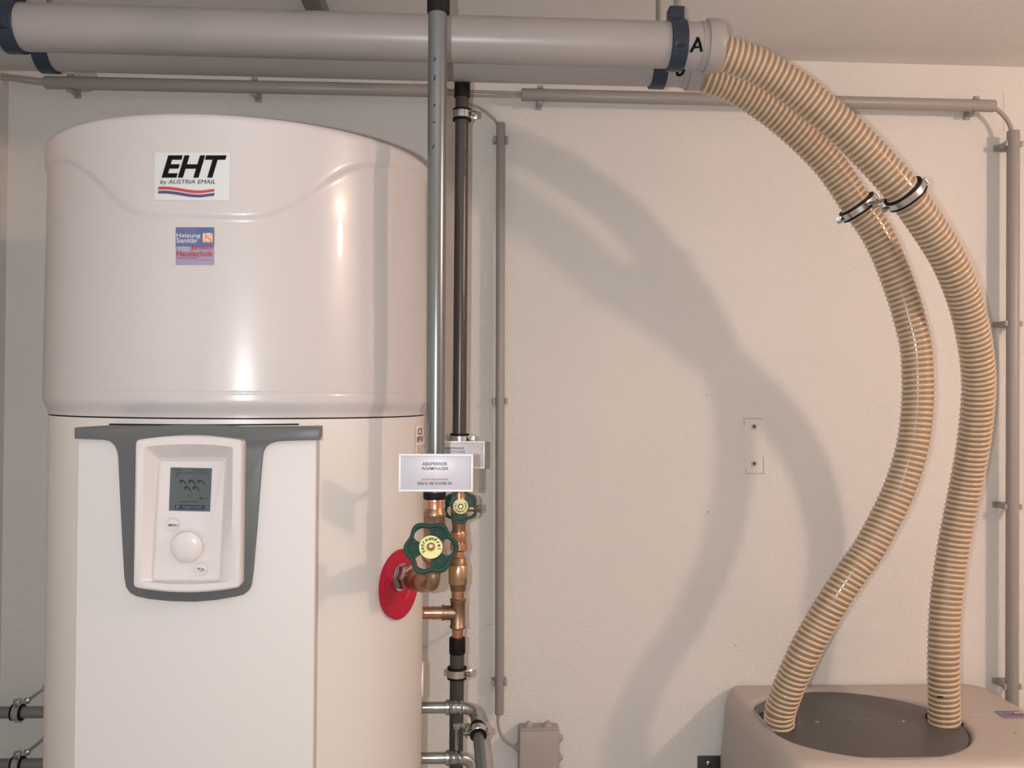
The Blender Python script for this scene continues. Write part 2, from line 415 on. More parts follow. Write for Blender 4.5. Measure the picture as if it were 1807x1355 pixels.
tr = [(131, 754.5), (190, 755.5), (222, 755.3), (255, 752.2), (300, 750.2), (345, 749.6), (395, 750.8), (440, 753.2), (480, 756.8), (520, 757.5), (562, 757), (562, 776.5), (505, 778), (490, 779), (478, 782), (469, 788), (464, 797), (462.5, 806), (458, 860), (452, 940), (446, 1010), (443, 1032), (439, 1042), (430, 1049), (415, 1053), (380, 1059), (345, 1062), (300, 1061), (262, 1057), (240, 1052), (229, 1046), (222, 1036), (219, 1020), (215, 950), (211, 870), (208, 806), (206.5, 797), (202, 786), (194, 779), (184, 776.2), (131, 774)]
m = MB(); extrude_px(tr, YF-.006, YF+.004, m); trim = m.build('grey_trim', TRIM, heater, bev=.0008)
trap(131, 562, 566.5, YF-.0055, pxz(775), pxz(754.8)).build('trim_top', TRIM, heater, bev=.001)
m = MB(); n = 20
pts = []
for i in range(n+1):
    x = 193+(527-193)*i/n; p = cylhit(x, 749, RB+.001); p.z = P(x, 748.6+1.2*sin(pi*i/n), p.y).z; pts.append(p)
m.tube(pts, .0011, 6); m.build('seam', GAPM, heater)
# control panel: bezel ring, sloping recess, plate
def arcrect(x0t, x1t, x0b, x1b, yt, ym, yb, ybm, r=5, n=10):
    """quad with arched top and bottom edges and rounded corners, clockwise"""
    out = []
    for i in range(n+1):
        t = i/n; x = x0t+r+(x1t-x0t-2*r)*t; out.append((x, yt+(ym-yt)*(1-(2*t-1)**2)))
    out += [(x1t-r*.3, yt+r*.3), (x1t, yt+r)]
    for i in range(1, 4): t = i/4; out.append((x1t+(x1b-x1t)*t, yt+r+(yb-r-yt-r)*t))
    out += [(x1b, yb-r), (x1b-r*.3, yb-r*.3)]
    for i in range(n+1):
        t = i/n; x = x1b-r-(x1b-x0b-2*r)*t; out.append((x, yb+(ybm-yb)*(1-(2*t-1)**2)))
    out += [(x0b+r*.3, yb-r*.3), (x0b, yb-r)]
    for i in range(1, 4): t = i/4; out.append((x0b+(x0t-x0b)*t, yb-r-(yb-r-yt-r)*t))
    out += [(x0t, yt+r), (x0t+r*.3, yt+r*.3)]
    return out
Y1 = YF-.028
A_ = arcrect(240, 427, 236, 424, 775.5, 768.5, 1037, 1045, 7)
B_ = [(x+(0), y) for x, y in arcrect(242.5, 424.5, 238.5, 421.5, 778, 771, 1034.5, 1042, 7)]
C_ = arcrect(254, 411, 250, 408, 788, 783.5, 1026, 1031, 5)
E_ = arcrect(279, 401, 268, 391, 808, 808, 1026.5, 1027, 6)
E2 = arcrect(282, 398.5, 271, 389, 811, 811, 1023.5, 1024, 5)
E3 = arcrect(284, 396.5, 273, 387, 813.2, 813.2, 1021.5, 1022, 4)
def Yp(y): return YF-.0085-(y-808)/(1026-808)*.0125     # the display plate leans: deeper at the top
loops = [[P(x, y, YF-.006) for x, y in A_], [P(x, y, Y1+.002) for x, y in A_], [P(x, y, Y1) for x, y in B_], [P(x, y, Y1+.0005) for x, y in C_],
         [P(x, y, Yp(y)+.0012) for x, y in E_], [P(x, y, Yp(y)-.0008) for x, y in E2], [P(x, y, Yp(y)+.0008) for x, y in E3]]
loops[0] = [Vector((q.x, YF-.004, q.z)) for q in loops[1]]
n = len(A_); vs = [v for L in loops for v in L]; fs = [(i*n+k, i*n+(k+1) % n, (i+1)*n+(k+1) % n, (i+1)*n+k) for i in range(len(loops)-1) for k in range(n)]
fs.append(tuple((len(loops)-1)*n+k for k in range(n)))
cp = MB().add(vs, fs).build('control_panel', BEZEL, heater, smooth=40)
def pm(off): return lambda x, y: P(x, y, Yp(y)+.0006-off)
def plq(mb, pts, off): put_poly(mb, pts, pm(off))
def solid(mb, pts, off, th):
    f = [pm(off+th)(*p) for p in pts]; b = [pm(off)(*p) for p in pts]; k = len(pts)
    mb.add(f+b, [tuple(range(k))]+[(i, (i+1) % k, k+(i+1) % k, k+i) for i in range(k)])
m = MB(); solid(m, [(301, 824.5), (374, 826), (370.5, 902.5), (298, 901)], 0, .0006); m.build('display', LCD, cp, smooth=0)
m = MB()
f_ = pm(.0009)
def shower(mb, cx, cy):
    pts = [(-6, 1), (-5.5, -2.5), (-3, -4.2), (1, -3.8), (5, -.5), (8.5, 5.5), (7, 6), (3.6, 1.5), (0, -.8), (-1.5, -.2), (-2.2, 1.8), (-4.4, 2.6)]
    put_poly(mb, [(cx+a*.95, cy+b*.95) for a, b in pts], f_)
for cx, cy in ((322, 850), (338, 850), (354, 850), (330, 861.5), (345.5, 861.5)): shower(m, cx, cy)
put_poly(m, [(311, 833.6), (368, 834.4), (368, 835.2), (311, 834.4)], f_)
put_text(m, '12:04', (309, 828, 320, 831), f_); put_text(m, 'Warmwasser', (340, 828.5, 367, 831.6), f_)
put_text(m, 'M', (310, 836, 314, 840), f_); put_text(m, '55 °C', (331, 873, 340, 876.5), f_); put_text(m, '48 °C', (357, 878, 367, 881), f_)
put_text(m, 'Speicher OK', (318, 883.5, 349, 887.5), f_); put_poly(m, [(353, 876), (355, 876), (355.6, 881.5), (352.6, 881.5)], f_)
m.build('display_icons', LCDD, cp, smooth=0)
m = MB(); put_poly(m, [(308.5, 890.5), (362.5, 891.5), (361, 899), (308, 898)], f_); m.build('display_bar', LCDB, cp, smooth=0)
m = MB(); f_ = pm(.0011); put_text(m, 'Programm Auto', (323, 892.8, 355, 896.8), f_)
put_text(m, 'o', (310.5, 891.8, 316, 897), f_); m.build('bar_lettering', LCDL, cp, smooth=0)
def button(cx, cy, r, nm, lbl=None, dome=.0012):
    c = pm(0)(cx, cy); rr = S(r, YF); ax = Vector((0, -1, -.06)).normalized()
    MBo = MB().lathe([(0, rr), (.0012, rr), (.0018, rr*.96), (.0014, rr*.88), (.0012, rr*.84), (.0012+dome*.6, rr*.78), (.0012+dome, rr*.45), (.0012+dome*1.08, .0001)], c, ax, 40)
    b = MBo.build(nm, BEZEL, cp); return b, c
b, c = button(305, 926, 12.3, 'menu_button')
m = MB(); put_text(m, 'MENU', (297.5, 924.3, 313.5, 928.8), lambda x, y: P(x, y, c.y-.0032), .01); m.build('button_lettering', GINK, cp, smooth=0)
b, c = button(355, 1004, 12, 'back_button')
m = MB(); pts = [P(x, y, c.y-.0030) for x, y in ((349, 1003), (357, 1003), (359.5, 1004), (360, 1005.5), (358.5, 1006.8), (352, 1006.8))]; m.tube(pts, .00035, 6)
m.tube([P(351, 1001.4, c.y-.0030), P(348.6, 1003, c.y-.0030), P(351, 1004.6, c.y-.0030)], .00035, 6); m.build('button_arrow', GINK, cp)
c = pm(0)(331, 964.5); rr = S(28.5, YF)
m = MB(); m.lathe([(-.001, rr*1.04), (.0003, rr*1.04), (.0008, rr), (.0002, rr*.965), (.005, rr*.93), (.0075, rr*.8), (.0090, rr*.5), (.0095, rr*.2), (.0096, .0001)], c, (0, -1, -.06), 64)
m.build('rotary_knob', BEZEL, cp)
# red rosette at the hot-water outlet and the white cap lower down
dp = cylhit(703, 1030, RB); dn = Vector((dp.x-AXX, dp.y-AXY, 0)).normalized(); 
dp = dp+dn*.001; RR = S(61, dp.y)
m = MB(); m.lathe([(-.004, RR*.97), (.004, RR), (.005, RR*.98), (.0045, RR*.60), (.002, RR*.54), (.0015, RR*.2), (.0015, .0001)], dp, dn, 64)
m.build('red_rosette', RED, heater)
a1 = az(cylhit(747.5, 1205, RB)); cpn = Vector((sin(a1), -cos(a1), 0)); cc = ct(a1+.05, RB, cylhit(747, 1203, RB).z)
m = MB(); m.lathe([(-.002, .029), (.0015, .029), (.003, .027), (.003, .0001)], cc, cpn, 48); m.build('blind_cap', mat('cap_pink_white', (.78, .66, .62), .3), heater)

# ------------------------------------------------------------------ generic pipe clamp
def pipe_clamp(nm, label, c, ax, r, ear, group=None, w=.020, two=False, rod=None, cat='pipe clamp', wid=.0038):
    c = Vector(c); ax = Vector(ax).normalized(); ear = Vector(ear); ear = (ear-ax*ear.dot(ax)).normalized()
    t = thing(nm, label, cat, c, group); th = .0035
    p = [(-w/2, r+.0002), (-w/2, r+th+.0012), (-w/2+.003, r+th+.0012), (-w/2+.0035, r+th), (w/2-.0035, r+th), (w/2-.003, r+th+.0012), (w/2, r+th+.0012), (w/2, r+.0002)]
    MB().lathe(p+[p[0]], c, ax, 48, cap=False).build('rubber_lining', BLACK, t)
    MB().ring(c, ax, r+th-.0002, r+th+.0016, w-.0075, 48).build('steel_band', STEEL, t)
    side = ax.cross(ear)
    def lug(sg):
        e = ear*sg; R = Matrix((e, ax, e.cross(ax))).transposed(); cc = c+e*(r+th+.006)
        m = MB()
        for q in (-1, 1): m.box(cc+side*q*.0026, (.012, w-.008, .0016), R)
        m.build('clamp_lug', STEEL, t, bev=.0004)
        m = MB(); m.lathe([(-.009, .002), (-.0035, .002), (-.0035, .002)], cc, side, 12)
        m.lathe([(-.0115, .001), (-.0112, .0035), (-.0095, .0046), (-.0040, .0046), (-.0038, .003)], cc, side, 16)
        m.lathe([(-.012, .0022), (.011, .0022)], cc, side, 12)
        m.build('clamp_screw', ZINC, t)
    lug(1)
    q = c-ear*(r+th+.0035); m = MB(); m.lathe([(-w*.28, .0035), (w*.28, .0035)], q, ax, 12); m.build('clamp_hinge', STEEL, t)
    if rod:
        d = Vector(rod); L = d.length; d.normalize()
        m = MB(); m.lathe([(r+th, .006), (r+th+.011, .006)], c, d, 6); m.lathe([(r+th+.009, .0036), (L, .0036)], c, d, 14); m.build('wall_rod', ZINC, t)
    return t

# ------------------------------------------------------------------ front riser (hot water)
Y1p = -.70; Y2p = -.33
def seg(mb, pts, Y):
    """lathe following pixel stations (x, y, half-width) downwards on a vertical pipe at depth Y"""
    n = 44; vs = []; fs = []
    for i, (x, y, h) in enumerate(pts):
        c = P(x, y, Y); r = S(h, Y)
        for k in range(n): a = 2*pi*k/n; vs.append(c+Vector((cos(a)*r, sin(a)*r, 0)))
    for i in range(len(pts)-1):
        for k in range(n): fs.append((i*n+k, i*n+(k+1) % n, (i+1)*n+(k+1) % n, (i+1)*n+k))
    fs.append(tuple(range(n))); fs.append(tuple((len(pts)-1)*n+k for k in range(n)))
    return mb.add(vs, fs)
base = P(768, 870, Y1p)
riser = thing('riser_pipe', 'thick bright grey riser pipe in front of the white tank and ducts', 'pipe', base)
seg(MB(), [(772.5, 18, 17.0), (768.2, 874, 16.2)], Y1p).build('pipe', ALU, riser)
top = P(773.5, -1, Y1p); m = MB(); seg(m, [(773.8, -60, 20), (773.6, 22, 20), (773.5, 24.5, 19)], Y1p)
c = P(773.9, -60, Y1p); m.lathe([(0, S(20, Y1p)), (CZ-c.z-.001, S(20, Y1p))], c, (0, 0, 1), 44); m.build('insulation_sleeve', BLACK, riser)
seg(MB(), [(767, 868, 19.5), (767, 869.5, 20), (767, 879, 20), (767, 880.5, 19.5)], Y1p).build('end_collar', BLACK, riser)
m = MB()
for (x, y, dx, dy) in ((766, 108, 2, -7), (766.5, 142, 1, -9), (765, 188, 3, -5), (764, 216, 4, -1), (763, 262, 3, -6)):
    f1 = lambda a, b: P(a, b, Y1p-S(17, Y1p)*sqrt(max(0, 1-((a-772)/17)**2))-.0004)
    m = MB(); m.tube([f1(x, y), f1(x+dx*.6, y+dy*.5), f1(x+dx, y+dy)], .0007, 5)
    m.build('pipe_marking', INK, riser)

# front shut-off valve
WC1 = P(760, 967, -.80)
valve = thing('shutoff_valve', 'larger bronze shut off valve with green wheel beside the red rosette', 'valve', P(766, 1012, Y1p))
seg(MB(), [(767, 880.5, 18.6), (767, 883.5, 19), (767, 884.5, 16), (767.5, 892, 15.8), (767.5, 898, 16.8)], Y1p).build('press_socket', COPPER, valve)
m = MB(); seg(m, [(767.5, 896, 16.5), (767, 902, 18.5), (767, 906, 19.8), (767, 909, 20), (767, 911, 19), (767, 940, 18.5), (767, 985, 17), (766, 1000, 14.5), (765.5, 1012, 12.8)], Y1p)
m.lathe([(0, .019), (.035, .017), (.060, .015), (.061, .012), (.085, .0105)], P(766, 975, Y1p), (WC1-P(766, 975, Y1p)), 30)
for k in range(8):
    a = 2*pi*k/8+.3; r_ = S(18.8, Y1p); c = P(767, 924, Y1p)
    m.box(c+Vector((cos(a)*r_, sin(a)*r_, 0)), (.0016, .0016, .021), Matrix.Rotation(a, 3, 'Z'))
m.build('valve_body', BRONZE, valve, bev=0)
def wheel(parent, c, n_, R, rot, text0, textstep, up=True):
    """hand wheel: thick lobed rim, thinner web with three holes, label disc, screw"""
    n_ = Vector(n_).normalized(); u = Vector((0, 0, 1)).cross(n_).normalized()*1; v = n_.cross(u).normalized()
    # u points to the right as seen from the camera (n_ towards camera)
    fr = lambda p: c+u*p.x+v*p.y+n_*p.z
    lob = lambda rr: [(rr*(1+.02*cos(3*(t-rot))+.075*cos(6*(t-rot)))*cos(t), rr*(1+.02*cos(3*(t-rot))+.075*cos(6*(t-rot)))*sin(t)) for t in [2*pi*k/120 for k in range(120)]]
    me = curve_mesh([lob(R*.95), lob(R*.86)], .0032, .0012, 2)
    hw = MB().mesh(me, fr).build('handwheel', GREEN, parent)
    def hole(t):
        cx, cy = R*.56*cos(t), R*.56*sin(t); out = []
        for k in range(28):
            q = 2*pi*k/28; a = R*.315*cos(q); b = R*(.33)*sin(q)*(1+.30*cos(q))
            out.append((cx+a*cos(t)-b*sin(t), cy+a*sin(t)+b*cos(t)))
        return out
    me = curve_mesh([lob(R*.87)]+[hole(rot+pi/3*0+2*pi*k/3) for k in range(3)], .0016, .0005, 1)
    MB().mesh(me, fr).build('wheel_web', GREEN, hw, smooth=30)
    m = MB()
    for k in range(3):
        t = rot+pi/3+2*pi*k/3; cc = Vector((R*.60*cos(t), R*.60*sin(t), .002))
        m.ring(fr(cc), n_, R*.20, R*.225, .0012, 28)
        m.ring(fr(cc), n_, R*.12, R*.135, .0012, 20)
    m.build('embossed_ring', GREEN, hw)
    m = MB(); m.lathe([(-.014, R*.30), (.002, R*.32), (.004, R*.43), (.0055, R*.445), (.0058, R*.44), (.0058, R*.17)], c, n_, 48); disc = m.build('label_disc', YELLOW, parent)
    m = MB()
    for i, ch in enumerate('totraumfrei'):
        t = text0+textstep*i; me = text_mesh(ch, .02); xs = [p.co.x for p in me.vertices]; mx_ = (min(xs)+max(xs))/2; s = R*.22
        up_ = Vector((cos(t), sin(t))); rt_ = Vector((sin(t), -cos(t)))
        def g(p):
            q = rt_*((p.x-mx_)*s)+up_*(R*.27+p.y*s*.9); return c+u*q.x+v*q.y+n_*.0062
        m.mesh(me, g)
    m.build('lettering', INK, disc, smooth=0)
    m = MB(); m.lathe([(.005, R*.165), (.0075, R*.165), (.010, R*.14), (.0115, R*.08), (.0115, R*.03), (.0105, .0001)], c, n_, 30); m.build('brass_screw', BRASS, parent)
wheel(valve, WC1, (CAM-WC1)+Vector((.04, 0, .30)), .0345, radians(122), radians(212), radians(-22.5))

# elbow, nut
e0 = P(765.5, 1010, Y1p); e1 = P(765.5, 1024, Y1p); bend = P(762, 1036, Y1p)
hin = dp+dn*.012; hin.z = P(730, 1031, -.67).z; dpz = Vector((dp.x, dp.y, hin.z))
elb = thing('elbow_fitting', 'bronze elbow joining the green wheeled valve to the red rosette', 'pipe fitting', P(762, 1050, Y1p))
endp = dpz+dn*.016
cp_ = Vector((e1.x, e1.y, hin.z+.002))
pts = catmull([e0, P(765, 1020, Y1p), cp_.lerp(e1, .35)+(endp-cp_)*.08, cp_+(endp-cp_)*.30, cp_+(endp-cp_)*.6, endp], 8)
pts, L = resample(pts, .003)
nn = len(pts)
def er(i):
    t = i/nn
    return .0098 if t < .28 else (.0098+.0042*ss((t-.28)/.22) if t < .62 else (.0155 if t < .82 else .0105))
MB().tube(pts, er, 30).build('elbow_body', BRONZE, elb, smooth=50)
m = MB(); m.lathe([(.004, .0195), (.0165, .0195)], dpz, dn, 6); nut = m.build('hex_nut', ZINC, elb, bev=.001)
m = MB(); m.lathe([(-.002, .022), (.004, .022)], dpz, dn, 30); m.lathe([(.015, .0165), (.020, .0165), (.022, .014), (.022, .012)], dpz, dn, 36); m.build('nut_collar', STEEL, elb)
m = MB(); m.lathe([(0, .0125), (.030, .0125)], dpz, dn, 30); m.build('nipple', BRONZE, elb)

# ------------------------------------------------------------------ rear riser with fittings
rp = thing('riser_pipe', 'thinner dark grey riser pipe clamped to the wall behind the thick one', 'pipe', P(809, 820, Y2p))
seg(MB(), [(815.5, 160, 12.0), (810.6, 780, 12.2), (809.5, 868, 12.2)], Y2p).build('pipe', ALUD, rp)
seg(MB(), [(816.3, 95, 14), (815.8, 144, 14), (815.6, 171, 14), (815.5, 173, 13)], Y2p).build('insulation_sleeve', BLACK, rp)
WORN = mat('worn_print', (.04, .03, .03), .6)
def f2(cx, Y, hw, dirx=1): return lambda a, b: P(a, b, Y-sqrt(max(0, S(hw, Y)**2-S(a-cx, Y)**2))-.0004)
for y0_, y1_ in ((262, 312), (520, 640)):
    cxm = 815-(y0_-200)*.008; g = f2(cxm, Y2p, 12.2); m = MB()
    for i in range(int((y1_-y0_)/5)):
        yy = y0_+i*5; m.tube([g(cxm+7-random.random()*2, yy), g(cxm+5.5, yy+3)], .0005, 4)
    m.build('pipe_marking', WORN, rp)
lp = thing('riser_pipe', 'dark grey pipe dropping from the black collar below the bronze tee', 'pipe', P(805, 1500, Y2p))
seg(MB(), [(806.8, 1150, 12.8), (805.2, 1300, 12.4), (803.5, 1480, 12.2)], Y2p).build('pipe', ALUD, lp)
seg(MB(), [(807, 1124.5, 13.5), (807, 1126, 14.2), (807, 1151, 14.2), (807, 1153, 13.5)], Y2p).build('end_collar', BLACK, lp)
v2 = thing('shutoff_valve', 'smaller bronze shut off valve with green wheel below the rear sign', 'valve', P(810, 936, Y2p))
m = MB(); seg(m, [(810.5, 866, 13), (810.5, 878, 13), (810.5, 884, 15), (810.5, 912, 15), (810.2, 922, 13), (810, 926, 12), (810, 937, 12.2)], Y2p)
WC2 = P(812.5, 893, -.42)
WC2 = P(813, 893, -.43)
m.lathe([(0, .015), (.030, .013), (.075, .010)], P(811, 900, Y2p), WC2-P(811, 900, Y2p), 24)
c = P(824, 897, Y2p); m.lathe([(0, .006), (.022, .006)], c, (1, 0, 0), 16); m.lathe([(.020, .0085), (.027, .0085)], c, (1, 0, 0), 6)
m.build('valve_body', BRONZE, v2)
wheel(v2, WC2, (CAM-WC2)+Vector((0, 0, -.10)), .0292, radians(90), radians(32), radians(-24))
cv = thing('check_valve', 'brass check valve between the small shut off valve and tee', 'valve', P(809, 1044, Y2p))
m = MB(); seg(m, [(809.5, 937, 14.2), (809.5, 939, 14.8), (809.5, 954, 14.8), (809.8, 957, 13.5), (810, 958, 15.6), (810, 969, 15.6), (810, 972, 13), (810, 973, 9.5), (810, 984, 9.5)], Y2p); m.build('union_nut', COPPER, cv)
seg(MB(), [(809, 983, 12), (808.6, 986, 14), (808.4, 996, 15)], Y2p).build('valve_neck', BRONZE, cv)
m = MB(); seg(m, [(808.5, 1029, 16), (808.4, 1031, 14.5), (808.4, 1042, 13.5), (808.4, 1043, 11)], Y2p); m.build('valve_neck', BRONZE, cv)
seg(MB(), [(808.6, 996, 16.5), (808.6, 997.5, 17.3), (808.6, 1028, 17.3), (808.6, 1029.5, 16.5)], Y2p).build('valve_body', BRASS, cv)
tee = thing('tee_fitting', 'bronze tee with copper branch stub reaching left behind the tank', 'pipe fitting', P(808, 1123, Y2p))
m = MB(); seg(m, [(808.4, 1055, 12), (808.3, 1057, 14.3), (808.3, 1060, 14.3), (808.2, 1062, 13), (808, 1102, 13), (808, 1104, 14.3), (807.8, 1107, 14.3), (807.8, 1109, 12)], Y2p)
tc_ = P(808, 1081, Y2p); m.lathe([(0, S(12.5, Y2p)), (S(24, Y2p), S(12.5, Y2p)), (S(25, Y2p), S(14, Y2p)), (S(28, Y2p), S(14, Y2p)), (S(28.5, Y2p), S(10, Y2p))], tc_, (-1, 0, 0), 36)
m.build('tee_body', BRONZE, tee)
m = MB(); seg(m, [(808.3, 1042, 11.5), (808.3, 1047, 12), (808.3, 1049, 11), (808.3, 1056, 11.6)], Y2p); seg(m, [(807.8, 1108, 9.8), (807.4, 1125, 9.8)], Y2p)
m.lathe([(S(27, Y2p), S(11, Y2p)), (S(40, Y2p), S(11, Y2p)), (S(41, Y2p), S(11.8, Y2p)), (S(44, Y2p), S(11.8, Y2p)), (S(45, Y2p), S(11, Y2p)), (.125, S(11, Y2p))], tc_, (-1, 0, 0), 36)
m.build('copper_stub', COPPER, tee)

# clamps of the rear riser
for i, (x, y, hw, lb) in enumerate(((815.3, 203, 12, 'steel clamp below the black sleeve of the rear riser'), (811, 775, 12.2, 'steel clamp just above the rear sign'), (806.4, 1187, 12.6, 'steel clamp on the dark pipe below the bronze tee'))):
    c = P(x, y, Y2p); pipe_clamp('pipe_clamp', lb, c, (0, 0, 1), S(hw, Y2p), (1, -.12, 0), 'clamps on the rear riser', .021, rod=(0, -Y2p-.001, 0))

# ------------------------------------------------------------------ signs
def sign(lbl, box, Y, lines, pipeY, pipex):
    x0, y0, x1, y1 = box; c = P((x0+x1)/2, y1, Y); t = thing('valve_sign', lbl, 'sign', c)
    a, b = P(x0, y0, Y), P(x1, y1, Y)
    dy = .004
    m = MB(); m.boxb((a.x+.001, Y-.001, b.z+.001), (b.x-.001, Y+dy, a.z-.001)); m.build('sign_plate', PAPER, t, bev=.0008)
    bw = .0028; m = MB()
    for lo, hi in (((a.x, Y-.0025, a.z-bw), (b.x, Y+dy+.001, a.z)), ((a.x, Y-.0025, b.z), (b.x, Y+dy+.001, b.z+bw)), ((a.x, Y-.0025, b.z+bw), (a.x+bw, Y+dy+.001, a.z-bw)), ((b.x-bw, Y-.0025, b.z+bw), (b.x, Y+dy+.001, a.z-bw))): m.boxb(lo, hi)
    m.build('sign_frame', FRAMEW, t, bev=.0006)
    m = MB(); m2 = MB(); f = plane_map(Y-.0013)
    for tx, bx, red, bold in lines: put_text(m2 if red else m, tx, bx, f, bold)
    m.build('lettering', GINK, t, smooth=0)
    if m2.v: m2.build('red_lettering', RSTR, t, smooth=0)
    m = MB(); pz = (a.z+b.z)/2; m.lathe([(0, .005), (abs(pipeY-Y)-.012, .005)], Vector((pipex, Y+dy, pz)), (0, 1, 0), 14)
    m.build('sign_holder', FRAMEW, t)
    return t
W1 = (704, 800.5, 834.5, 867.5); k = lambda u, v: (W1[0]+(W1[2]-W1[0])*u, W1[1]+(W1[3]-W1[1])*v)
def bx(u0, v0, u1, v1, W): return (W[0]+(W[2]-W[0])*u0, W[1]+(W[3]-W[1])*v0, W[0]+(W[2]-W[0])*u1, W[1]+(W[3]-W[1])*v1)
def slines(W, second): return [('ABSPERRER', bx(.315, .225, .655, .315, W), 0, .008), (second, bx(.305, .35, .67, .43, W), 0, .008), ('Janisch Haustechnik', bx(.305, .645, .67, .715, W), 1, .014), ('8262 Ilz 108 Tel 03385 291', bx(.255, .745, .715, .815, W), 0, .012)]
sign('framed white sign in front reading ABSPERRER WARMWASSER on the thick riser', W1, -.765, slines(W1, 'WARMWASSER'), Y1p, P(769, 830, Y1p).x)
W2 = (752, 778, 855, 826.5)
sign('framed white sign half hidden behind the front one on the rear riser', W2, -.42, slines(W2, 'KALTWASSER'), Y2p, P(810, 830, Y2p).x)

# ------------------------------------------------------------------ zinc outlets of the tank, low right
YZ = -.385; rz = S(9.8, YZ)
def outlet(lbl, yc, pts_extra):
    c = P(790, yc, YZ); t = thing('steel_elbow_pipe', lbl, 'pipe', c)
    MB().lathe([(0, rz), (.105, rz)], P(788, yc, YZ), (-1, 0, 0), 30).build('pipe_stub', ZINC, t)
    m = MB(); m.lathe([(0, rz*1.05), (.001, rz*1.36), (.0065, rz*1.36), (.008, rz*1.05)], P(786, yc, YZ), (1, 0, 0), 34)
    pts, L = resample(catmull([P(792, yc, YZ)]+pts_extra, 8), .003)
    m.tube(pts, lambda i: rz*(1.16 if .06 < i/len(pts) < .16 or .22 < i/len(pts) < .30 or i/len(pts) > .86 else 1.02), 26)
    m.build('press_elbow', ZINC, t, smooth=50); return t
YD = -.40
outlet('zinc plated elbow pipe leaving the tank, upper of the two', 1248, [P(806, 1248, YZ), P(818, 1248.5, YZ), P(830, 1252, YZ-.003), P(838, 1260, YZ-.010), P(841.5, 1270, YZ-.022), P(842.5, 1279, YZ-.034)])
outlet('zinc plated elbow pipe leaving the tank, lower of the two', 1337, [P(806, 1337, YZ), P(818, 1338, YZ), P(827, 1342, YZ+.003), P(834, 1352, YZ+.004), P(838, 1366, YZ+.002), P(840, 1380, YZ)])
a, b = P(842.3, 1277, YZ-.030), P(849.5, 1358, -.505); d_ = (b-a).normalized(); b2 = b+d_*.30
t = thing('sloping_pipe', 'bright grey pipe sloping down towards the viewer from the upper steel elbow', 'pipe', b2)
MB().tube([a, a.lerp(b2, .5), b2], S(9.6, -.41), 30).build('pipe', ALU, t)
m = MB(); rr = S(9.7, -.41)
for off in (-.45, .1, .55): m.tube([a+Vector((rr*off, -rr*sqrt(1-off*off)-.0003, 0)), b2+Vector((rr*off, -rr*sqrt(1-off*off)-.0003, 0))], .0006, 5)
m.build('pipe_streak', mat('dark_streak', (.07, .065, .065), .4), t)
t = pipe_clamp('pipe_clamp', 'steel clamp with hanging bolt round the pipe sloping towards the viewer', a+d_*.018, d_, S(9.8, -.41), (-1, 0, 0), None, .020)
q = P(806, 1284, -.44); m = MB(); m.box(q+Vector((.008, .012, 0)), (.028, .012, .0022)); m.lathe([(0, .0032), (.038, .0032)], q, (0, 0, -1), 12); m.lathe([(-.003, .006), (.002, .006)], q, (0, 0, -1), 6); m.build('hanging_bolt', ZINC, t)
# lower-left pipes
for yc, lb, lc in ((1257, 'upper of two grey pipes between left wall and tank', 'steel clamp on the upper left wall pipe'), (1349, 'lower of two grey pipes between left wall and tank', 'steel clamp on the lower left wall pipe')):
    Yl = -.10; r = S(9.9, Yl); c0_ = P(0, yc, Yl); c1_ = P(75, yc-.6, Yl); m = MB(); A0 = Vector((XL+.001, Yl, c0_.z))
    m.lathe([(0, r), (.55, r)], A0, (1, 0, 0), 30)
    o = m.build('wall_pipe', mat('pipe_grey_a', (.22, .225, .22), .35, .4), origin=(XL+.2, Yl, c0_.z-r)); tag(o, lb, 'pipe')
    cc = Vector((P(31, yc, Yl).x, Yl, c0_.z)); t = pipe_clamp('pipe_clamp', lc, cc, (1, 0, 0), r, (0, -.12, 1), 'clamps on the left wall pipes', .021)
    m = MB(); q = cc+Vector((.013, 0, .020)); m.lathe([(0, .0036), (-q.y-.001, .0036)], q, (0, 1, 0), 12); m.lathe([(0, .0065), (.006, .0065)], q+Vector((0, .008, 0)), (0, 1, 0), 6)
    m.lathe([(-.006, .0065), (-.001, .0075)], Vector((q.x, 0, q.z)), (0, 1, 0), 16); m.build('wall_rod', STEEL, t)

# ------------------------------------------------------------------ ducts under the ceiling
def duct(lbl, Y, zc, r, xend, px_sock, letter, lbox):
    x0 = XL+.001; t = thing('ventilation_duct', lbl, 'duct', ((x0+xend)/2, Y, zc-r))
    xs = px_sock
    m = MB(); m.lathe([(0, r), (xs-.028-x0, r)], Vector((x0, Y, zc)), (1, 0, 0), 72, cap=False)
    m.build('pipe', PVC, t)
    m = MB(); R2 = r*1.11
    o = Vector((xs-.030, Y, zc))
    m.lathe([(0, r*.99), (.0005, r*1.03), (.0095, r*1.045), (.0105, R2*1.03), (.017, R2*1.05), (.033, R2*1.04), (.036, R2), (.038, R2*.94), (.036, R2*.86), (.010, R2*.86), (.0, R2*.80)], o, (1, 0, 0), 72, cap=False)
    m.build('socket', PVC, t, smooth=50)
    def g(a, b):
        y = Y-r*.8
        for _ in range(30): y = .5*y+.5*(Y-sqrt(max(0, r*r-(P(a, b, y).z-zc)**2)))
        return P(a, b, y-.0006)
    m = MB()
    for k_, pl in enumerate(letter):
        k_ = k_ == 2
        q, _ = resample([g(x, y) for x, y in pl], .002); m.tube(q, (lambda i: .0017) if k_ else (lambda i: .0024), 6)
    m.build('marker_letter', INK, t)
    return t
RA = .0385
YA, YBd = -.47, -.352
zA = (P(750, 24, YA-.01).z+P(750, 103, YA-.01).z)/2; zB = P(600, 137, YBd).z+RA
xA = P(1272, 78, YA).x; xB = P(1238, 120, YBd).x
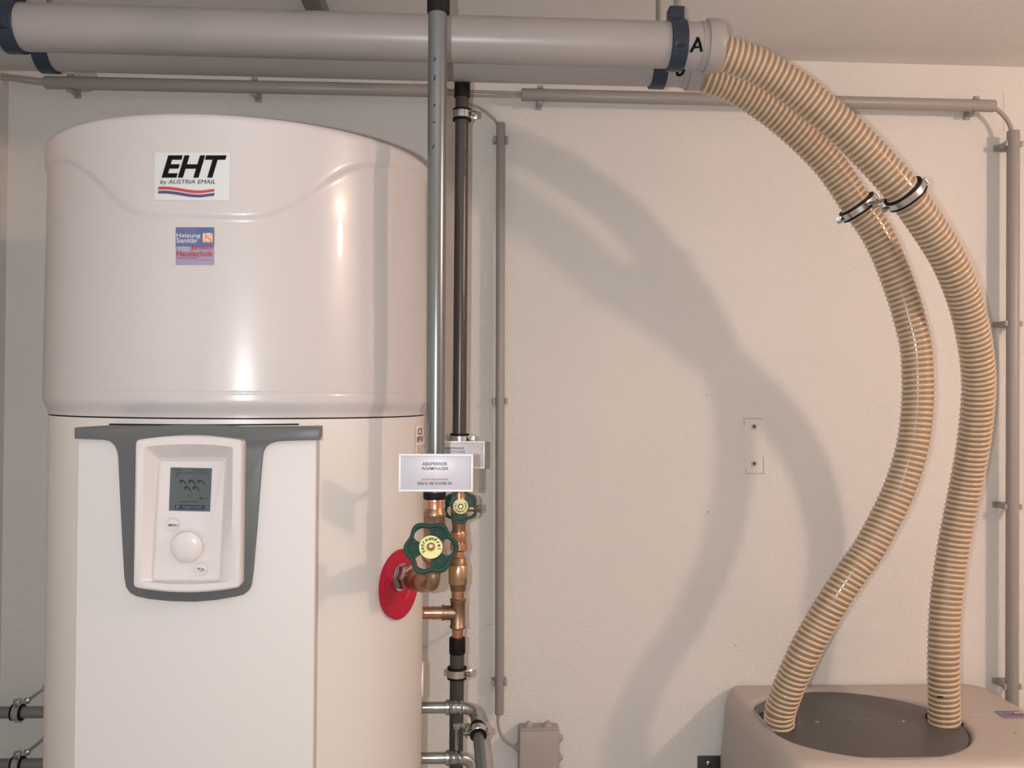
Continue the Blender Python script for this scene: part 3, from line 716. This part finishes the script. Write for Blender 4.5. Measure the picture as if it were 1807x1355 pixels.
dA = duct('front grey ventilation duct under the ceiling marked A', YA, zA, RA, xA, xA-.008,
     [[(1219, 92), (1224, 83), (1230, 71), (1232, 66)], [(1232, 68), (1235, 76), (1238, 91)], [(1226, 84), (1234, 82.5)]], None)
dB = duct('rear grey ventilation duct partly hidden, marked B', YBd, zB, RA, xB, xB-.008,
     [[(1201, 106), (1199, 118), (1194, 131)], [(1198, 121), (1204, 117), (1207, 122), (1205, 129), (1200, 133), (1194, 131)]], None)
m = MB(); g = lambda a, b: P(a, b, YA-sqrt(max(0, RA*RA-(P(a, b, YA-RA*.9).z-zA)**2))-.0005)
put_poly(m, [(1209, 74), (1217, 74.3), (1217, 78), (1209, 78)], g); m.build('tape_mark', STKW, dA, smooth=0)
def blue_clamp(lbl, px, Y, zc, w, block=True, bolt=False):
    c = Vector((P(px, 70 if Y == YA else 130, Y).x, Y, zc)); r = RA+.0004
    t = thing('duct_clamp', lbl, 'duct clamp', c, 'blue clamps of the grey ducts')
    MB().ring(c, (1, 0, 0), r, r+.0042, w, 64, .001).build('clamp_ring', BLUE, t)
    m = MB(); a0 = radians(-14)   # snap lock on the front
    for da, h, dz in ((0, .0025, .013), (.02, .004, .003), (-.24, .004, .003)):
        a = a0+da; q = c+Vector((0, -cos(a)*(r+.0045), sin(a)*(r+.0045))); m.box(q, (w*.72, h, dz), Matrix.Rotation(-a, 3, 'X'))
    m.build('snap_lock', BLUE, t, bev=.0005)
    q = c+Vector((0, -cos(a0-.12)*(r+.0063), sin(a0-.12)*(r+.0063))); m = MB(); m.box(q, (w*.5, .0012, .005), Matrix.Rotation(-a0+.12, 3, 'X')); m.build('lock_slot', GAPM, t)
    if block:
        m = MB(); m.boxb((c.x-w*.48, Y-.013, zc+r+.001), (c.x+w*.46, Y+.013, zc+r+.024)); m.boxb((c.x-w*.40, Y-.018, zc+r-.002), (c.x+w*.40, Y+.018, zc+r+.004)); m.build('clamp_head', BLUE, t, bev=.0015)
    m = MB(); z0 = zc+r
    if z0 < CZ:
        m.lathe([(0, .0038), (CZ-z0-.001, .0038)], Vector((c.x, Y, z0)), (0, 0, 1), 14)
        m.lathe([(CZ-z0-.007, .0085), (CZ-z0-.001, .0085)], Vector((c.x, Y, z0)), (0, 0, 1), 6)
        m.build('threaded_rod', ZINC, t)
    return t
blue_clamp('blue clamp at the right end of duct A', 1192, YA, zA, .0275)
blue_clamp('blue clamp at the right end of duct B behind duct A', 1160, YBd, zB, .0265, True)
blue_clamp('blue clamp on duct A at the left edge', 25, YA, zA, .0275)
blue_clamp('blue clamp on duct B behind the left one of duct A', 84, YBd, zB, .0265, True)

# ------------------------------------------------------------------ spiral hoses
def hose(lbl, pts, R):
    P3 = [P(x, y, Y) for x, y, Y in pts]
    base = catmull(P3, 12); c, L = resample(base, .0022)
    t = thing('spiral_hose', lbl, 'hose', P3[-1]); n = 36
    MB().tube(c, R-.0024, 36).build('hose_wall', HOSET, t, smooth=60)
    T, N = frames(c); pitch = .0105; steps = int(L/pitch*n); vs = []; fs = []; m_ = 9; rw, rh = .0030, .0019
    def at(s):
        f = s/L*(len(c)-1); i = min(int(f), len(c)-2); q = f-i
        return c[i].lerp(c[i+1], q), T[i].lerp(T[i+1], q).normalized(), N[i].lerp(N[i+1], q).normalized()
    for k in range(steps+1):
        s = L*k/steps; p, tt, nn_ = at(s); b_ = tt.cross(nn_); a = 2*pi*k/n
        rad = nn_*cos(a)+b_*sin(a); ctr = p+rad*(R-.0022)
        for j in range(m_):
            q = pi*j/(m_-1); vs.append(ctr+tt*(cos(q)*rw)+rad*(sin(q)*rh*1.25-.0006))
    for k in range(steps):
        for j in range(m_-1): fs.append((k*m_+j, k*m_+j+1, (k+1)*m_+j+1, (k+1)*m_+j))
    MB().add(vs, fs).build('spiral_rib', HOSER, t, smooth=80)
    return t, c
def lerpY(px, a, b): 
    n = len(px); L = [0]
    for (x0, y0), (x1, y1) in zip(px, px[1:]): L.append(L[-1]+math.hypot(x1-x0, y1-y0))
    return [(x, y, interp(l_/L[-1], a)) for (x, y), l_ in zip(px, L)]
Apx = [(1258, 84), (1275, 93), (1338, 117), (1402, 156), (1444, 190), (1497, 234), (1550, 288), (1597, 342), (1650, 418), (1679, 469), (1701, 524), (1715, 578), (1724, 634), (1726.5, 690), (1718.5, 776), (1704, 857), (1687, 941), (1677, 1000), (1668, 1077), (1665, 1167), (1666, 1250), (1666.5, 1272), (1667, 1300)]
Bpx = [(1228, 124), (1243, 134), (1287, 150), (1346, 184), (1405, 231), (1464, 291), (1514, 364), (1540, 400), (1565, 448), (1588, 508), (1603, 556), (1616, 610), (1619.5, 659), (1619.5, 707), (1614, 765), (1605, 808), (1588, 860), (1564, 912), (1531, 972), (1507, 1005), (1472, 1058), (1444, 1104), (1419, 1150), (1395, 1204), (1378, 1250), (1375.5, 1268), (1372, 1300)]
YU = -.236
hA, cA = hose('outer beige ribbed hose from duct A to the unit', lerpY(Apx, [(0, YA), (.2, -.455), (.3, -.44), (.4, -.40), (.5, -.34), (.6, -.285), (.7, -.245), (.8, -.235), (.9, -.245), (1, YU)], None), .0312)
hB, cB = hose('inner beige ribbed hose from duct B to the unit', lerpY(Bpx, [(0, YBd), (.2, -.322), (.4, -.305), (.6, -.312), (.8, -.305), (.9, -.285), (1, YU)], None), .0305)
def near(c, px, py):
    best = None
    for i, p in enumerate(c):
        d = p-CAM; z = d.dot(FW); x = CX+F*d.dot(RT)/z; y = CY-F*d.dot(UP)/z; e = (x-px)**2+(y-py)**2
        if best is None or e < best[0]: best = (e, i)
    i = best[1]; return c[i], (c[min(i+3, len(c)-1)]-c[max(i-3, 0)]).normalized()
pA, tA = near(cA, 1597, 342); pB, tB = near(cB, 1515, 366)
rc = .0315
for p_, t_, lb, e_ in ((pA, tA, 'black lined steel clamp on the outer beige hose', None), (pB, tB, 'black lined steel clamp on the inner beige hose', None)):
    ear = (pB-pA).normalized(); ear = ear+Vector((0, -.9, 0)) if e_ is None else ear
    t = pipe_clamp('hose_clamp', lb, p_, t_, rc, ear, 'clamps joining the two hoses', .019, two=False, cat='hose clamp')
    if p_ is pA:
        d = (pB-pA); L = d.length; d.normalize(); m = MB()
        m.lathe([(rc+.004, .0055), (rc+.014, .0055), (rc+.0145, .0036), (L-rc-.010, .0036), (L-rc-.0095, .0058), (L-rc-.0045, .0058)], pA, d, 10)
        m.lathe([(rc, .0016), (L-rc+.004, .0016)], pA+Vector((0, -.02, -.010)), d, 8)
        m.build('joining_bolt', ZINC, t)
# marker dash on the outer hose near the unit
m = MB(); c = P(1663, 1229.5, YU-.031); m.box(c, (.022, .002, .0022)); m.build('marker_dash', INK, hA)

# ------------------------------------------------------------------ wall unit
ZU = .9085; ux0, ux1, uy0, uy1 = .556, 1.172, -.447, -.004
unit = thing('ventilation_unit', 'beige grey wall mounted unit with round dark lid and two hoses', 'ventilation unit', ((ux0+ux1)/2, -.22, .70))
ecx, ecy, erx, ery = .784, -.226, .205, .190
NU = 192
def rr_pt(th, inset, rc_):
    x0, x1, y0, y1 = ux0+inset, ux1-inset, uy0+inset, uy1-inset*.4
    cx, cy, hx, hy = (x0+x1)/2, (y0+y1)/2, (x1-x0)/2, (y1-y0)/2; r = max(rc_-inset, .012)
    # ray from the ellipse centre in direction th meets the rounded rectangle (march)
    lo, hi = 0, 1.2; dx, dy = cos(th), sin(th)
    for _ in range(26):
        md = (lo+hi)/2; x, y = ecx+dx*md-cx, ecy+dy*md-cy
        qx, qy = abs(x)-hx+r, abs(y)-hy+r
        dd = sqrt(max(qx, 0)**2+max(qy, 0)**2)+min(max(qx, qy), 0)-r
        if dd > 0: hi = md
        else: lo = md
    return Vector((ecx+dx*lo, ecy+dy*lo, 0))
ths = []
for k in range(NU):
    ths.append(2*pi*k/NU)
rings = []
RCU = .055
for inset, z in ((.030, .705), (.010, .712), (.002, .73), (0, .76), (0, ZU-.035)): rings.append([rr_pt(t, inset, RCU)+Vector((0, 0, z)) for t in ths])
for i in range(1, 8):
    a = pi/2*i/7; rings.append([rr_pt(t, .028*(1-cos(a)), RCU)+Vector((0, 0, ZU-.028+.028*sin(a))) for t in ths])
def el(k_, z): return [Vector((ecx+erx*k_*cos(t), ecy+ery*k_*sin(t), z)) for t in ths]
outer = rings[-1]
e1_ = el(1.055, ZU)
for i in (.35, .7): rings.append([o_.lerp(q, i) for o_, q in zip(outer, e1_)])
def clampin(L, z):  # keep the dished edge inside the flat top
    out = []
    for o_, q in zip(outer, L):
        c_ = Vector((ecx, ecy, z)); R1 = (Vector((o_.x, o_.y, z))-c_).length*.985; R0 = (q-c_).length
        out.append(c_+(q-c_)*(min(R0, R1)/R0))
    return out
rings += [clampin(el(1.055, ZU), ZU), clampin(el(1.035, ZU-.0012), ZU-.0012), el(1.015, ZU-.004), el(1.005, ZU-.008), el(1.002, ZU-.016), el(.9, ZU-.020)]
for L in rings:
    for v in L: v.x += .016*(max(0, v.z-.705)/.2)**1.5*ss((ux0+.06-v.x)/.06)
vs = [v for L in rings for v in L]; fs = [(i*NU+k, i*NU+(k+1) % NU, (i+1)*NU+(k+1) % NU, (i+1)*NU+k) for i in range(len(rings)-1) for k in range(NU)]
fs.append(tuple(range(NU))); fs.append(tuple((len(rings)-1)*NU+k for k in range(NU)))
MB().add(vs, fs).build('housing', UNITM, unit, smooth=40)
m = MB(); m.boxb((ux0+.03, uy0+.03, .30), (ux1-.03, -.004, .706)); m.build('lower_housing', UNITM, unit, bev=.02, seg=4)
ZL = ZU-.0065
L_ = [el(.99, ZL-.008), el(.99, ZL-.003), el(.98, ZL-.0008), el(.965, ZL)]
vs = [v for L in L_ for v in L]; fs = [(i*NU+k, i*NU+(k+1) % NU, (i+1)*NU+(k+1) % NU, (i+1)*NU+k) for i in range(3) for k in range(NU)]
fs += [tuple(3*NU+k for k in range(NU)), tuple(range(NU))]
lid = MB().add(vs, fs).build('lid', LIDM, unit, smooth=40)
for px_, py_, nm in ((1666, 1269, 'hose_opening'), (1374, 1268, 'hose_opening')):
    c = PZ(px_, py_, ZL); m = MB(); m.lathe([(-.0005, .0375), (.0012, .0385), (.0022, .0375)], c+Vector((.004 if px_ > 1500 else -.003, .001, 0)), (0, 0, 1), 48)
    m.build(nm, GAPM, lid)
SCRG = mat('screw_grey', (.36, .34, .32), .25, .6)
for x, y, r in ((1442, 1274, .0042), (1594.5, 1273.5, .0042), (1411, 1276.5, .0022), (1628, 1274, .0025), (1336, 1253, .0022), (1518, 1220, .002), (1586, 1232, .002)):
    m = MB(); m.lathe([(-.001, r), (.0006, r), (.0016, r*.6), (.0018, .0001)], PZ(x, y, ZL), (0, 0, 1), 14); m.build('lid_screw', SCRG, lid)
for x, y, r in ((1696, 1233, .0026), (1792, 1294, .0042)):
    m = MB(); m.lathe([(-.001, r), (.0006, r), (.0020, r*.6), (.0022, .0001)], PZ(x, y, ZU), (0, 0, 1), 14); m.build('housing_screw', STEEL, unit)
m = MB(); c = PZ(1516, 1270, ZL+.0006); sc = .018
m.ring(c-Vector((.014, 0, 0)), (0, 0, 1), .008, .0093, .0006, 24); m.ring(c-Vector((.014, 0, 0)), (0, 0, 1), .003, .0042, .0006, 16)
me = text_mesh('AIR', .0); m.mesh(me, lambda p: c+Vector((.004+p.x*.013, -.004+p.y*.012, .0003)))
m.build('embossed_mark', mat('emboss_grey', (.20, .185, .17), .35), lid, smooth=0)
m = MB(); m.tube([PZ(1713, 1261.5, ZU+.0002), PZ(1736, 1261, ZU+.0002)], .0005, 5); m.build('scratch', mat('scratch_pale', (.55, .48, .42), .6), unit)
# sticker lying on the top of the housing
s0 = PZ(1754.5, 1255.5, ZU); s1 = PZ(1797, 1255, ZU)
def smap(u, v, o=0): return Vector((s0.x+.052*u-.005*v, s0.y-.040*v+.0005, ZU+.0006+o))
installer(unit, lambda x, y: smap(x, y), lambda x, y, o=0: smap(x, y, o), 0, 0, 1, 1)
# bracket
br = thing('wall_bracket', 'black wall bracket carrying the beige grey unit', 'bracket', (.56, 0, .55))
bp_ = P(1231, 1334, -.003)
m = MB(); m.boxb((bp_.x, -.006, .28), (.63, -.0002, bp_.z)); m.build('wall_plate', BRKT, br, bev=.001)
m = MB(); m.boxb((.552, -.40, bp_.z-.075), (.592, -.006, bp_.z-.055)); m.build('bracket_arm', BRKT, br, bev=.001)
m = MB(); m.lathe([(0, .0055), (.003, .005), (.004, .003), (.004, .0001)], P(1250, 1346, -.006), (0, -1, 0), 16); m.build('bracket_screw', STEEL, br)

# ------------------------------------------------------------------ conduits, cables, junction box
def clip(parent, c, ax, r, gap, w=.012):
    """open C clip; c = conduit centre, ax = conduit direction, wall at y=0"""
    ax = Vector(ax).normalized(); s = ax.cross(Vector((0, 1, 0))).normalized(); m = MB()
    R = Matrix((ax, Vector((0, 1, 0)), s)).transposed()
    for q in (-1, 1):
        yb = -.001; yf = c.y-r*.35; m.box(Vector((0, (yb+yf)/2, 0))+Vector((c.x, 0, c.z))+s*q*(r+.0016), (w, abs(yb-yf), .0026), R)
        m.box(Vector((c.x, yf+.003, c.z))+s*q*(r+.0040), (w, .007, .0050), R)
    m.box(Vector((c.x, -.003, c.z)), (w*1.1, .005, 2*r+.014), R)
    return m.build('clip', COND, parent, bev=.0005)
YC = -.040
def conduit(lbl, a, b, r, clips, Y):
    A, B = P(*a, Y), P(*b, Y); c = (A+B)/2; t = thing('cable_conduit', lbl, 'conduit', (c.x, Y, min(A.z, B.z)))
    ax = (B-A).normalized(); L = (B-A).length
    MB().lathe([(0, r*.8), (0, r-.0005), (.0008, r), (L-.0008, r), (L, r-.0005), (L, r*.8), (L-.01, r*.8), (L-.01, .0001)], A, ax, 36, cap=False).build('conduit_tube', COND, t)
    MB().lathe([(.004, r*.8), (.005, .0001)], A, ax, 24, cap=True).build('conduit_end', GAPM, t)
    for x, y in clips:
        q = P(x, y, Y); s_ = (q-A).dot(ax); clip(t, A+ax*s_, ax, r, -Y)
    return t, A, B
rC = S(11, YC)
conduit('long grey conduit above the white tank', (80, 145.5), (775, 160.5), rC, ((124, 146), (449, 154)), YC)
conduit('long grey conduit running right behind the hoses', (920.5, 167), (1754, 187), rC, ((953, 168), (1722, 186)), YC)
conduit('slim vertical grey conduit left of the bare wall', (883.5, 217), (881, 1260), S(7.9, -.024), ((883.3, 245), (882.3, 707.5), (881.2, 1205)), -.024)
conduit('thick vertical grey conduit at the right edge', (1788, 231.5), (1785.5, 1330), S(11, -.043), ((1788, 254), (1787.5, 571), (1786.5, 894), (1786, 1211)), -.043)
def cable(lbl, pts, r, group=None):
    q, L = resample(catmull([P(x, y, Y) for x, y, Y in pts], 10), .004); lo = min(p.z for p in q)
    o = MB().tube(q, r, 14).build('power_cable', CABLE, origin=(q[0].x, q[0].y, lo)); tag(o, lbl, 'cable', group)
cable('upper of two grey cables entering the conduit above the tank', [(-20, 129, -.03), (20, 134, -.036), (60, 139, -.042), (90, 142, YC)], .0034)
cable('lower of two grey cables entering the conduit above the tank', [(-20, 136, -.03), (20, 140.5, -.036), (60, 146.5, -.042), (90, 149, YC)], .0036)
cable('upper grey cable bridging the gap between the two long conduits', [(765, 157, YC), (800, 160, YC-.004), (860, 162.5, YC-.004), (930, 164.5, YC)], .0035)
cable('lower grey cable bridging the gap between the two long conduits', [(765, 163, YC), (800, 167, YC-.004), (860, 169.5, YC-.004), (930, 170.5, YC)], .0030)
cable('thin grey cable arching from the gap into the slim conduit', [(800, 168, YC-.003), (822, 181, -.042), (845, 190, -.036), (862, 202, -.030), (875, 215, -.025), (882, 232, -.024)], .0030)
cable('grey cable arching into the thick conduit at the right', [(1735, 185, YC), (1755, 191, -.041), (1770, 203, -.042), (1782, 221, -.043), (1787, 245, -.043)], .0048)
cable('grey cable curving from the slim conduit into the junction box', [(879, 1250, -.024), (878.5, 1268, -.024), (880, 1285, -.024), (886, 1300, -.024), (897, 1312, -.026), (908, 1317.5, -.028), (918, 1318, -.028)], .0029)
jb = thing('junction_box', 'grey junction box with rubber knock outs below the slim conduit', 'junction box', P(951, 1420, -.03))
a, b = P(917, 1291, -.052), P(986.5, 1384, -.052)
m = MB(); m.boxb((a.x-.001, -.040, b.z-.001), (b.x+.001, -.0005, a.z+.001)); m.build('box_base', COND2, jb, bev=.005, seg=4)
m = MB(); m.boxb((a.x, -.052, b.z), (b.x, -.041, a.z)); m.build('box_lid', COND2, jb, bev=.0025, seg=3)
def bung(c, ax):
    MB().lathe([(-.003, .0115), (.0015, .0115), (.002, .0095), (.005, .0085), (.006, .0062), (.0095, .005), (.010, .003), (.010, .0001)], c, ax, 26).build('rubber_bung', COND2, jb)
zt = a.z; 
for x in (933, 966): bung(Vector((P(x, 1285, -.025).x, -.022, zt+.001)), (0, 0, 1))
for y in (1302, 1336): bung(Vector((b.x+.001, -.022, P(988, y, -.022).z)), (1, 0, 0))
bung(Vector((a.x-.001, -.026, P(912, 1318, -.026).z)), (-1, 0, 0))
bpy.context.view_layer.update()
